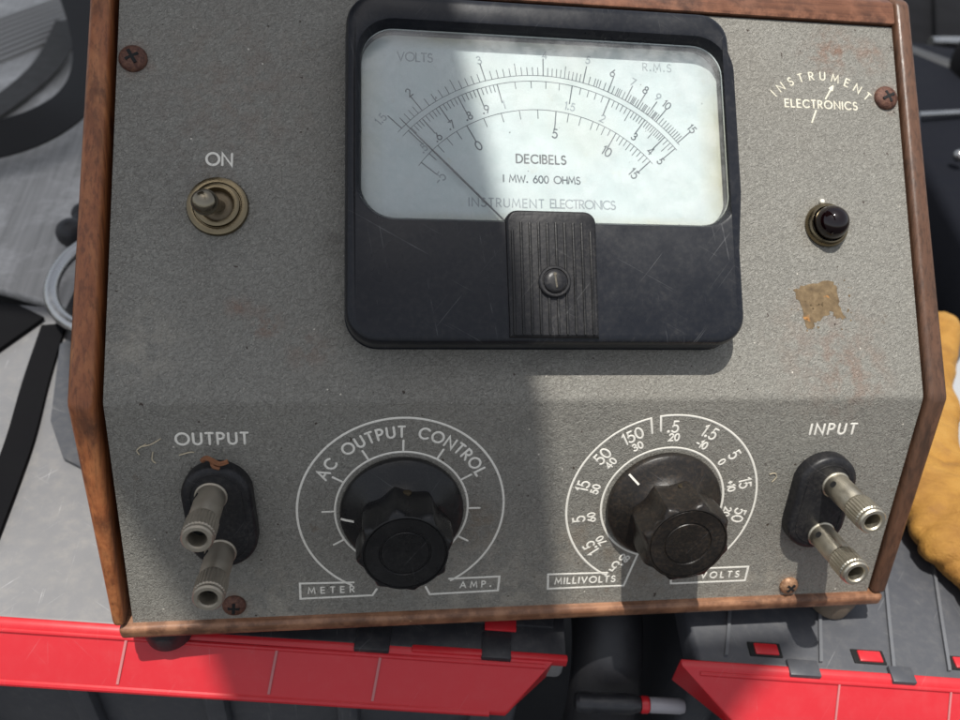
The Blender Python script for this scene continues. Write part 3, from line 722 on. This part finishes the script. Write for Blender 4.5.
# left dial
cx, cy = .0999, -.0446; ri, ro = .0244, .0380
bm = bmesh.new(); lw_ = .00085
a0 = math.degrees(math.atan2(-.0767 - cy, .0819 - cx)); a1 = math.degrees(math.atan2(-.0765 - cy, .1188 - cx))
bead(bm, arc(cx, cy, ro, ro, 360 + a0, a1, 90)[::-1], lw_, zt)
bead(bm, [(.0821, -.0765), (.0620, -.0761), (.0620, -.0832), (.0892, -.0829), (.0908, -.0800)], lw_, zt)
bead(bm, [(.1186, -.0765), (.1384, -.0763), (.1382, -.0830), (.1113, -.0835), (.1096, -.0798)], lw_, zt)
bead(bm, arc(cx, cy, ri, ri, -30, 330, 90), .0008, zt, closed=False)
for k in range(9):
    a = R(-30 + 30 * k); bead(bm, [(cx + (ri + .0003) * math.cos(a), cy + (ri + .0003) * math.sin(a)), (cx + .0290 * math.cos(a), cy + .0290 * math.sin(a))], .0008, zt)
link('dial_scale', bm, M['cream'], PANEL, FL)
bm = bmesh.new()
text_arc(bm, 'AC OUTPUT CONTROL', cx, cy, .0325, 90.5, 127, .0041, .00085, zt)
link('lettering', bm, M['cream'], PANEL, FL); bm = bmesh.new(); text(bm, 'METER', .0736, -.0796, .0027, .00055, width=.0172, z=zt); link('lettering', bm, M['cream'], PANEL, FL); bm = bmesh.new(); text(bm, 'AMP.', .1292, -.0796, .0027, .00055, width=.0122, z=zt)
link('lettering', bm, M['cream'], PANEL, FL)
# right dial
cx, cy = .2003, -.0446
bm = bmesh.new()
g0 = math.degrees(math.atan2(-.0079 - cy, .1906 - cx)); g1 = math.degrees(math.atan2(-.0068 - cy, .1943 - cx))
a0 = math.degrees(math.atan2(-.0765 - cy, .1822 - cx)) + 360; a1 = math.degrees(math.atan2(-.0762 - cy, .2200 - cx))
bead(bm, [(.1820, -.0763)] + arc(cx, cy, ro, ro, a0, g0, 50) + [(.1919, -.0140)], lw_, zt)
bead(bm, [(.1951, -.0131), (.1943, -.0070)] + arc(cx, cy, ro, ro, 98.5, a1, 60), lw_, zt)
bead(bm, [(.1822, -.0765), (.1579, -.0762), (.1583, -.0832), (.1896, -.0831), (.1934, -.0682)], lw_, zt)
bead(bm, [(.2198, -.0762), (.2415, -.0761), (.2414, -.0830), (.2095, -.0830), (.2070, -.0682)], lw_, zt)
bead(bm, arc(cx, cy, ri, ri, 254, -74, 80), .00085, zt)
link('dial_scale', bm, M['cream'], PANEL, FL)
bm = bmesh.new()
def dl(s, x, y, size, wd, tr=.2):
    text(bm, s, x, y, size, wd, tr, rot=math.atan2(y - cy, x - cx) - PI / 2, z=zt)
for s, (x, y) in zip(('.5', '1.5', '5', '15', '50', '150', '.5', '1.5', '5', '15', '50'),
    ((.1852, -.0738), (.1739, -.0644), (.1677, -.051), (.1678, -.0361), (.1739, -.0235), (.1846, -.0151), (.1997, -.0115), (.2145, -.0141), (.2259, -.0237), (.2326, -.0365), (.2327, -.0511))):
    dl(s, x, y, .0045, .00080)
for s, (x, y) in zip(('80', '70', '60', '50', '40', '30', '20', '-10', '0', '+10', '20'),
    ((.1882, -.0697), (.1777, -.0611), (.1726, -.0502), (.1728, -.0377), (.1775, -.0265), (.187, -.0195), (.2007, -.0159), (.2121, -.0191), (.2214, -.0268), (.2271, -.0376), (.2274, -.0494))):
    dl(s, x, y, .0028, .00072, .24)
link('lettering', bm, M['cream'], PANEL, FL); bm = bmesh.new(); text(bm, 'MILLIVOLTS', .1733, -.0796, .0028, .00062, width=.0245, z=zt); link('lettering', bm, M['cream'], PANEL, FL); bm = bmesh.new(); text(bm, 'VOLTS', .2300, -.0796, .0028, .00062, width=.0162, z=zt)
link('lettering', bm, M['cream'], PANEL, FL)
# bare rust patch and smears where paint has gone
def ragged(pts, amp, sub=9, seed=0):
    rnd = random.Random(seed); out = []
    for a, b_ in zip(pts, pts[1:] + pts[:1]):
        for k in range(sub):
            s = k / sub; out.append((a[0] + (b_[0] - a[0]) * s + rnd.uniform(-amp, amp), a[1] + (b_[1] - a[1]) * s + rnd.uniform(-amp, amp)))
    return out
def patch(bm, pts, z0=-.0003, z1=.00008):
    prism(bm, pts, 'z', z0, z1)
bm = bmesh.new(); patch(bm, ragged([(.2478, .0412), (.2535, .0436), (.2640, .0452), (.2655, .0420), (.2662, .0345), (.2685, .0300), (.2642, .0305), (.2625, .0335), (.2600, .0310), (.2560, .0290), (.2545, .0262), (.2520, .0262), (.2508, .0340)], .00055, 5, 3))
for k in range(26):
    x, y = random.uniform(.246, .272), random.uniform(.024, .046); r_ = random.uniform(.0002, .0006)
    patch(bm, ragged([(x - r_, y), (x, y - r_), (x + r_, y), (x, y + r_)], r_ * .4, 2, k))
link('rust_patch', bm, M['rust_patch'], PANEL, FU, smooth=0, label='bare brown rust patch below the pilot lamp')

# screws
def screw(mat, mw, slot_rot, phil=False, r=.0049):
    bm = bmesh.new()
    lathe(bm, [(r * .98, -.0004), (r, .0004), (r * .97, .0009), (r * .82, .0016), (r * .55, .0022), (r * .25, .0025)], 32)
    s = link('panel_screw', bm, mat, PANEL, mw)
    s.parent = V; s.matrix_parent_inverse = WM[V.name].inverted()
    bm = bmesh.new(); box(bm, -r * .55, r * .55, -.0006, .0006, .0010, .00262, .0001, 1)
    if phil: box(bm, -.00055, .00055, -r * .5, r * .5, .0010, .00257, .0001, 1)
    link('slot', bm, M['hole'], s, mw @ Matrix.Rotation(slot_rot, 4, 'Z'))
    return s
screw(M['rust'], U(.0058, .1208), R(120), True)
screw(M['rust'], U(.2926, .1200), R(25), True)['label'] = 'rusty slotted screw tight beside the right wooden edge'
screw(M['rust'], L(.0375, -.0848), R(85), True, .0044)
screw(M['rust_pale'], L(.2612, -.0862), R(50), True, .0040)['label'] = 'orange tinged screw near the lower right corner'

# ---- toggle switch
bm = bmesh.new(); lathe(bm, [(.0104, -.0004), (.0106, .0006), (.0102, .0016), (.0092, .0021), (.0083, .0021), (.0080, .0016), (.0078, .0016), (.0076, .0030), (.0068, .0034), (.0060, .0034), (.0056, .0020), (.0050, -.0002)], 56, cap1=False)
tg = link('toggle_switch', bm, M['brass'], V, U(.0357, .0680))
bm = bmesh.new(); lathe(bm, [(.0056, .0012), (.0050, .0016), (.003, .0018)], 40, cap0=False); link('well', bm, M['bronze'], tg, U(.0357, .0680))
tip = Vector((-.0030, -.0036, .0160))
lv = Matrix(U(.0357, .0680)) @ Matrix.Translation((.0008, 0, .001)) @ tip.to_track_quat('Z', 'Y').to_matrix().to_4x4()
bm = bmesh.new(); lathe(bm, [(.0021, 0), (.0024, .005), (.0032, .0085), (.0041, .0118), (.0044, .0138), (.0040, .0157), (.0027, .0170), (.0010, .0175)], 36, cap0=True); link('lever', bm, M['lever_metal'], tg, lv)

# ---- pilot lamp
PLW = U(.2628, .0668)
bm = bmesh.new(); lathe(bm, [(.0084, -.0004), (.0087, .0006), (.0086, .0016), (.0081, .0026), (.0075, .0031), (.0070, .0031), (.0067, .0027), (.0066, .0010)], 64, cap1=False)
pl = link('pilot_lamp', bm, M['brass'], V, PLW)
bm = bmesh.new(); lathe(bm, [(.0065 * math.cos(R(a_)), .0040 + .0066 * math.sin(R(a_))) for a_ in (-25, -12, 0, 10, 20, 30, 40, 50, 60, 70, 80, 87)], 64, cap0=True); link('jewel', bm, M['jewel'], pl, PLW)
bm = bmesh.new(); box(bm, -.0022, -.0004, .0086, .0102, .0, .0016, .0004, 2); link('tab', bm, M['cream'], pl, PLW)

# ---- jacks with binding posts
def jack(u, v, posts, metal, tilt=0.0, lean=(0, 0)):
    mw = L(u, v) @ Matrix.Rotation(tilt, 4, 'Z')
    bm = bmesh.new(); w2, h2 = .0120, .0208
    Ls = []
    for off, z in ((0, -.0003), (0, .0038), (-.0003, .0047), (-.0011, .0054), (-.0022, .0056)):
        Ls.append(rrect(-w2, w2, -h2, h2, .01195, z, 14, off))
    loops(bm, Ls)
    plate = link('jack_plate', bm, M['bakelite_dusty'], V, mw)
    Ls = [rrect(-w2, w2, -h2, h2, .01195, z, 14, off) for off, z in ((-.0036, .0053), (-.0034, .0058), (-.0030, .0058), (-.0028, .0053))]
    bm = bmesh.new(); loops(bm, Ls, True, False, False); link('raised_line', bm, M['bakelite_dusty'], plate, mw)
    for (pu, pv) in posts:
        pw = L(pu, pv, .0050) @ Matrix.Rotation(lean[0], 4, 'X') @ Matrix.Rotation(lean[1], 4, 'Y')
        fl = lambda r, t_: r * (1 + .022 * math.sin(28 * t_))
        bm = bmesh.new()
        lathe(bm, [(.0056, 0), (.0056, .0010), (.0051, .0014), (.0050, .0150), (.0048, .0153), (.0048, .0157), (.0050, .0162)], 48, cap0=False, cap1=False)
        post = link('binding_post', bm, metal, plate, pw)
        bm = bmesh.new()
        n = 168
        Lk = [circle(.0049, .0162, n), circle(.0053, .0166, n, fn=fl), circle(.0053, .0200, n, fn=fl), circle(.0053, .0238, n, fn=fl), circle(.0049, .0243, n), circle(.0051, .0246, n), circle(.0051, .0256, n), circle(.0046, .0262, n), circle(.0034, .0262, n), circle(.0030, .0256, n), circle(.0028, .0190, n)]
        loops(bm, Lk, True, False, False)
        link('knurled_cap', bm, metal, plate, pw, smooth=20)
        bm = bmesh.new(); lathe(bm, [(.0029, .0196), (.0015, .0194)], 24); link('socket', bm, M['hole'], plate, pw)
        # cross hole near the root of the post
        bm = bmesh.new(); lathe(bm, [(.0013, -.00515), (.0013, .00515)], 20, cap0=True); link('wire_hole', bm, M['hole'], plate, pw @ Matrix.Translation((0, 0, .0050)) @ Matrix.Rotation(R(90), 4, 'Y') @ Matrix.Rotation(R(35), 4, 'X'))
jack(.0357, -.0430, ((.0335, -.0335), (.0352, -.0568)), M['nickel_dark'], R(4))
jack(.2637, -.0436, ((.2668, -.0345), (.2660, -.0572)), M['nickel'], R(-2))

# ---- control knobs
def knob(u, v, mat, point, rot, dirt=None):
    mw = L(u, v)
    bm = bmesh.new()
    lathe(bm, [(.0224, .0002), (.0227, .0010), (.0226, .0024), (.0220, .0032), (.0200, .0042), (.0165, .0058), (.0140, .0072), (.0130, .0090)], 96)
    kn = link('control_knob', bm, mat, V, mw)
    def fl(r, t_):
        c = abs(math.sin(4 * (t_ - rot))) ** 1.15
        return r * (1.0 - .135 * c)
    def fl2(r, t_):
        c = abs(math.sin(4 * (t_ - rot))) ** 1.15
        return r * (1.0 - .10 * c)
    n = 192
    bm = bmesh.new()
    Ls = [circle(.0142, .0075, n, fn=fl2), circle(.0158, .0090, n, fn=fl), circle(.0168, .0120, n, fn=fl), circle(.0172, .0160, n, fn=fl), circle(.0171, .0210, n, fn=fl),
          circle(.0170, .0240, n, fn=fl), circle(.0166, .0257, n, fn=fl), circle(.0158, .0266, n, fn=fl2), circle(.0148, .0268, n), circle(.0143, .0269, n), circle(.0141, .0264, n), circle(.0138, .0264, n), circle(.0136, .0268, n),
          circle(.0090, .0266, n), circle(.0087, .0261, n), circle(.0083, .0261, n), circle(.0080, .0265, n), circle(.004, .0264, n)]
    loops(bm, Ls)
    link('grip', bm, mat, kn, mw, smooth=40)
    bm = bmesh.new()
    a = R(point); ca, sa = math.cos(a), math.sin(a); q = [(r_ * ca, r_ * sa, z_) for r_, z_ in ((.0222, .0031), (.0200, .0043), (.0175, .0054))]
    ribbon(bm, q, (-sa * .0008, ca * .0008, 0), .0004); link('pointer_line', bm, M['cream'], kn, mw)
    bm = bmesh.new(); lathe(bm, [(.0016, 0), (.0016, .0006), (.0006, .0007)], 16); link('set_screw', bm, M['bronze'], kn, mw @ Matrix.Translation((.001, .0143, .0125)) @ Matrix.Rotation(R(-90), 4, 'X') @ Matrix.Translation((0, 0, .0005)))
    return kn
knob(.0999, -.0446, M['knob_plain'], 183, R(12))
knob(.2003, -.0446, M['knob_dirty'], 137, R(32))

# ---- the big meter
O = (.0797, .2208, .0181, .1430)      # outline u0,u1,v0,v1
I = (.0850, .2188, .0622, .1318)      # window
bm = bmesh.new(); n = 10
Ls = [rrect(*O, .0112, -.0003, n, 0), rrect(*O, .0112, .0030, n, .0004), rrect(*O, .0112, .0034, n, 0.0), rrect(*O, .0112, .0110, n, 0), rrect(*O, .0112, .0128, n, -.0002), rrect(*O, .0112, .0142, n, -.0009), rrect(*O, .0112, .0149, n, -.0020), rrect(*O, .0112, .0151, n, -.0034),
      rrect(*I, .0118, .0150, n, .0026), rrect(*I, .0118, .0147, n, .0016), rrect(*I, .0118, .0128, n, .0007), rrect(*I, .0118, .0118, n, .0002), rrect(*I, .0118, .0050, n, 0)]
loops(bm, Ls, True, False, False)
MT = link('panel_meter', bm, M['bakelite'], V, FU, smooth=28)
bm = bmesh.new(); loops(bm, [rrect(.0840, .2198, .0560, .1328, .0120, z, n, 0) for z in (.0049, .0060)], True, True, True)
DF = link('dial_face', bm, M['dial'], MT, FU)
bm = bmesh.new(); loops(bm, [rrect(*I, .0116, z, n, -.0002) for z in (.0100, .0108)], True, True, True); link('glass', bm, M['glass'], MT, FU, smooth=20)
# scales: log interpolation between the measured marks
zf = .00605
PC = (.1500, .0506); RO, RI, RD = .0686, .0664, .0554
def interp(tab, val, log=True):
    f = math.log if log else (lambda q: q)
    for (v0, a0), (v1, a1) in zip(tab, tab[1:]):
        if v0 - 1e-9 <= val <= v1 + 1e-9: return a0 + (a1 - a0) * (f(val) - f(v0)) / (f(v1) - f(v0))
VT = [(1.5, 137.7), (2, 129.2), (3, 107.1), (4, 88.9), (5, 76.2), (6, 67.9), (7, 61.9), (8, 57.6), (9, 53.6), (10, 50.2), (15, 40.8)]
MTb = [(.5, 136.8), (.6, 130.9), (.7, 124.1), (.8, 117.3), (.9, 110.6), (1, 103.9), (1.5, 79.4), (2, 66.6), (2.5, 58.9), (3, 53.3), (3.5, 48.8), (4, 44.9), (5, 39.9)]
DT = [(-5, 142.4), (0, 119.6), (5, 84.0), (10, 59.3), (15, 42.3)]
bmi = bmesh.new(); TK = .00030
def tick(ang, r0, r1, wd=TK):
    c_, s_ = math.cos(R(ang)), math.sin(R(ang)); bead(bmi, [(PC[0] + r0 * c_, PC[1] + r0 * s_), (PC[0] + r1 * c_, PC[1] + r1 * s_)], wd, zf, .00003)
def frange(a, b_, st_):
    k = 0
    while a + k * st_ <= b_ + 1e-9: yield round(a + k * st_, 4); k += 1
done = set()
for a, b_, st_ in ((1.5, 3, .1), (3, 5, .1), (5, 10, .1), (10, 15, .5)):
    for x in frange(a, b_, st_):
        if x in done: continue
        done.add(x); ang = interp(VT, x)
        maj = abs(x - round(x)) < 1e-6 and (x <= 10 or x == 15) or x == 1.5; mid = abs(x * 2 - round(x * 2)) < 1e-6
        if 5 < x < 10 and not mid and int(round(x * 10)) % 2: continue
        tick(ang, RO, RO + (.0066 if maj else .0047 if mid and x < 5 else .0031),   .00042 if maj else TK)
done = set()
for a, b_, st_ in ((.5, 1, .02), (1, 2, .1), (2, 4, .1), (4, 5, .25)):
    for x in frange(a, b_, st_):
        if x in done: continue
        done.add(x); ang = interp(MTb, x)
        maj = any(abs(x - q) < 1e-6 for q in (.5, .6, .7, .8, .9, 1, 1.5, 2, 3, 4, 5)); mid = abs(x * 2 - round(x * 2)) < 1e-6
        tick(ang, RI, RI - (.0072 if maj else .0050 if mid else .0027),   .00042 if maj else TK)
for x in frange(-5, 15, 1):
    tick(interp(DT, x, False), RD, RD - (.0070 if x % 5 == 0 else .0034),   .00042 if x % 5 == 0 else TK)
    if x >= 8 and x < 15: tick(interp(DT, x + .5, False), RD, RD - .0026)
for r_, s0, s1 in ((RO, 139.3, 40.0), (RI, 139.3, 39.2), (RD, 144, 41.0)):
    bead(bmi, arc(PC[0], PC[1], r_, r_, s0, s1, 80), .00024, zf, .00003)
link('scale_marks', bmi, M['ink'], MT, FU)
def lab(bm, s, x, y, size=.0028, wd=.00046):
    text(bm, s, x, y, size, wd, .22, rot=math.atan2(y - PC[1], x - PC[0]) - PI / 2, z=zf, th=.00003)
bmd = bmesh.new(); bmf = bmesh.new()
V_ = list(zip(('1.5', '2', '3', '4', '5', '6', '7', '8', '9', '10', '15'), ((.0919, .0999), (.1019, .1103), (.1275, .124), (.1521, .1273), (.1686, .1263), (.178, .1217), (.1857, .1185), (.1905, .1156), (.1952, .1131), (.1985, .1101), (.2079, .1011))))
for s, p in V_: lab(bmf if s in ('1.5', '3', '4', '5', '7', '9') else bmd, s, *p)
Mm = list(zip(('.5', '.6', '.7', '.8', '.9', '1', '1.5', '2', '3', '4', '5'), ((.1068, .0897), (.112, .094), (.1169, .0987), (.1233, .1024), (.1296, .1052), (.1364, .1073), (.1611, .1078), (.1734, .1037), (.1853, .0972), (.1913, .0918), (.195, .0881))))
for s, p in Mm: lab(bmf if s in ('1.5', '2', '1', '.5') else bmd, s, *p)
for s, p in zip(('-5', '0', '5', '10', '15'), ((.1127, .0788), (.1268, .0914), (.1551, .0971), (.1745, .091), (.1845, .0829))): lab(bmf if s == '-5' else bmd, s, *p, .0033, .00050)
link('lettering', bmd, M['ink'], MT, FU); bmd = bmesh.new(); text(bmd, 'DECIBELS', .1497, .0871, .0031, .00058, width=.0183, z=zf, th=.00003)
link('lettering', bmd, M['ink_dark'], MT, FU); bmd = bmesh.new(); text(bmd, 'I MW. 600 OHMS', .1498, .0795, .0026, .00046, width=.0283, z=zf, th=.00003)
link('faded_lettering', bmf, M['ink_faint'], MT, FU); bmf = bmesh.new(); text(bmf, 'INSTRUMENT', .1366, .0704, .0031, .00048, width=.0272, z=zf, th=.00003)
link('faded_lettering', bmf, M['ink_faint'], MT, FU); bmf = bmesh.new(); text(bmf, 'ELECTRONICS', .1648, .0706, .0031, .00048, width=.0242, z=zf, th=.00003)
link('faded_lettering', bmf, M['ink_faint'], MT, FU); bmf = bmesh.new(); text(bmf, 'VOLTS', .1042, .1239, .0032, .00052, width=.0126, z=zf, th=.00003)
link('faded_lettering', bmf, M['ink_faint'], MT, FU); bmf = bmesh.new(); text(bmf, 'R.M.S', .1953, .1248, .0030, .00034, width=.0110, z=zf, th=.00003)
link('lettering', bmd, M['ink'], MT, FU); link('faded_lettering', bmf, M['ink_faint'], MT, FU)
# needle
bm = bmesh.new(); n1 = Vector((.0990, .0992, .0080)); n2 = Vector((.1365, .0620, .0080)); tube(bm, [n2, n2.lerp(n1, .5), n1], [.00032,   .00042, .00014], 8)
link('needle', bm, M['ink_dark'], MT, FU)
# ribbed cover with the zero-adjust screw
def cov(off, z):
    P = []; u0, u1, v0, v1, r_ = .1346 - off, .1662 + off, .0203 - off, .0645 + off, .0040 + off
    P += [(u0 + .0006, v0, z), (u1 - .0002, v0, z)]
    for cx_, cy_, a in ((u1 - r_, v1 - r_, 0), (u0 + r_, v1 - r_, 90)):
        for k in range(9): t_ = R(a + 90 * k / 8); P.append((cx_ + r_ * math.cos(t_), cy_ + r_ * math.sin(t_), z))
    return P
bm = bmesh.new(); loops(bm, [cov(.0004, .0110), cov(.0003, .0150), cov(0, .0158), cov(-.0006, .0163), cov(-.0014, .0164)])
CV = link('ribbed_cover', bm, M['bakelite_dusty'], MT, FU, smooth=28)
bm = bmesh.new()
for k in range(10):
    u = .1366 + k * .00307; bead(bm, [(u, .0214), (u, .0400), (u - .0001, .0600 if 0 < k < 9 else .0570)], .0011, .01635, .0004)
link('rib', bm, M['knob_plain'], MT, FU)
bm = bmesh.new(); lathe(bm, [(.0056, .0164), (.0056, .0176), (.0052, .0180), (.0045, .0180), (.0043, .0176), (.0041, .0176), (.0040, .0182), (.0034, .0188), (.002, .0191)], 44)
ZS = link('zero_screw', bm, M['bakelite_dusty'], MT, FU @ Matrix.Translation((.1507, .0393, 0)))
bm = bmesh.new(); box(bm, -.00035, .00035, -.0026, .0024, .0180, .01925, .0001, 1); lathe(bm, [(.0006, .0185), (.0006, .0194)], 12, 0, .0022)
link('screw_slot', bm, M['lever_metal'], MT, FU @ Matrix.Translation((.1507, .0393, 0)) @ Matrix.Rotation(R(8), 4, 'Z'))

# ---- stray fibres and dirt stuck on the panel
def fib(name, pts, fr, r_=.0002, mat='fibre'):
    bm = bmesh.new(); tube(bm, smoothpath(pts, 6), r_, 6); return link(name, bm, M[mat], PANEL, fr)
fib('straw_fibre', [(.0125, -.0155, .0003), (.0095, -.0175, .0006), (.0100, -.0195, .0004)], FL)
fib('straw_fibre', [(.0175, -.0135, .0003), (.0140, -.0155, .0008), (.0105, -.0165, .0003)], FL)
fib('straw_fibre', [(.0145, -.0185, .0003), (.0140, -.0215, .0005), (.0150, -.0230, .0003)], FL, .0002)
fib('straw_fibre', [(.0230, -.0200, .0003), (.0265, -.0188, .0006), (.0280, -.0190, .0003)], FL)
fib('straw_fibre', [(.2418, -.0325, .0003), (.2440, -.0320, .0004), (.2448, -.0338, .0004), (.2435, -.0360, .0003)], FL, .00016)
fib('bark_chip', [(.0315, -.0195, .0052), (.0335, -.0182, .0060), (.0370, -.0205, .0058), (.0400, -.0200, .0052)], FL, .0009, 'bark')
fib('bark_chip', [(.0345, -.0190, .0050), (.0352, -.0212, .0062), (.0372, -.0222, .0060)], FL, .0007, 'bark')

# ================================================================== added unseen sheet overhead, cut to cast the shadow over the meter's middle
def world(fr, u, v): return fr @ Vector((u, v, 0))
ZP = 1.35
def at_z(p): return p + SUN * ((ZP - p.z) / SUN.z)
r1, r2 = at_z(world(FU, .148, .005)), at_z(world(FU, .1266, .1043))
l1, l2 = at_z(world(FL, .0039, -.0510)), at_z(world(FL, .0209, -.0906))
def ext(a, b_, t_): q = a + (b_ - a) * t_; return (q.x, q.y)
def at_y(a, b_, y): return ext(a, b_, (y - a.y) / (b_.y - a.y))
def gz(x, y):
    q = at_z(Vector((x, y, 0))); return (q.x, q.y)
jog = at_z(Vector((0, -.0335, 0))).y
poly = [gz(.070, -1.0), gz(.072, -.075), gz(.088, -.060), gz(.121, -.0385), gz(.122, -.0335), at_y(r1, r2, jog), at_y(r1, r2, 1.4), gz(-1.6, 1.3), gz(-1.2, .30), gz(-.34, .205), gz(-.232, .185), gz(-.205, .10), (l1.x, l1.y), (l2.x, l2.y), gz(-.119, -.046), gz(-.108, -1.0)]
bm = bmesh.new(); prism(bm, poly, 'z', ZP, ZP + .003)
struct(link('shadow_blocker', bm, M['blocker'], None, None, 0))
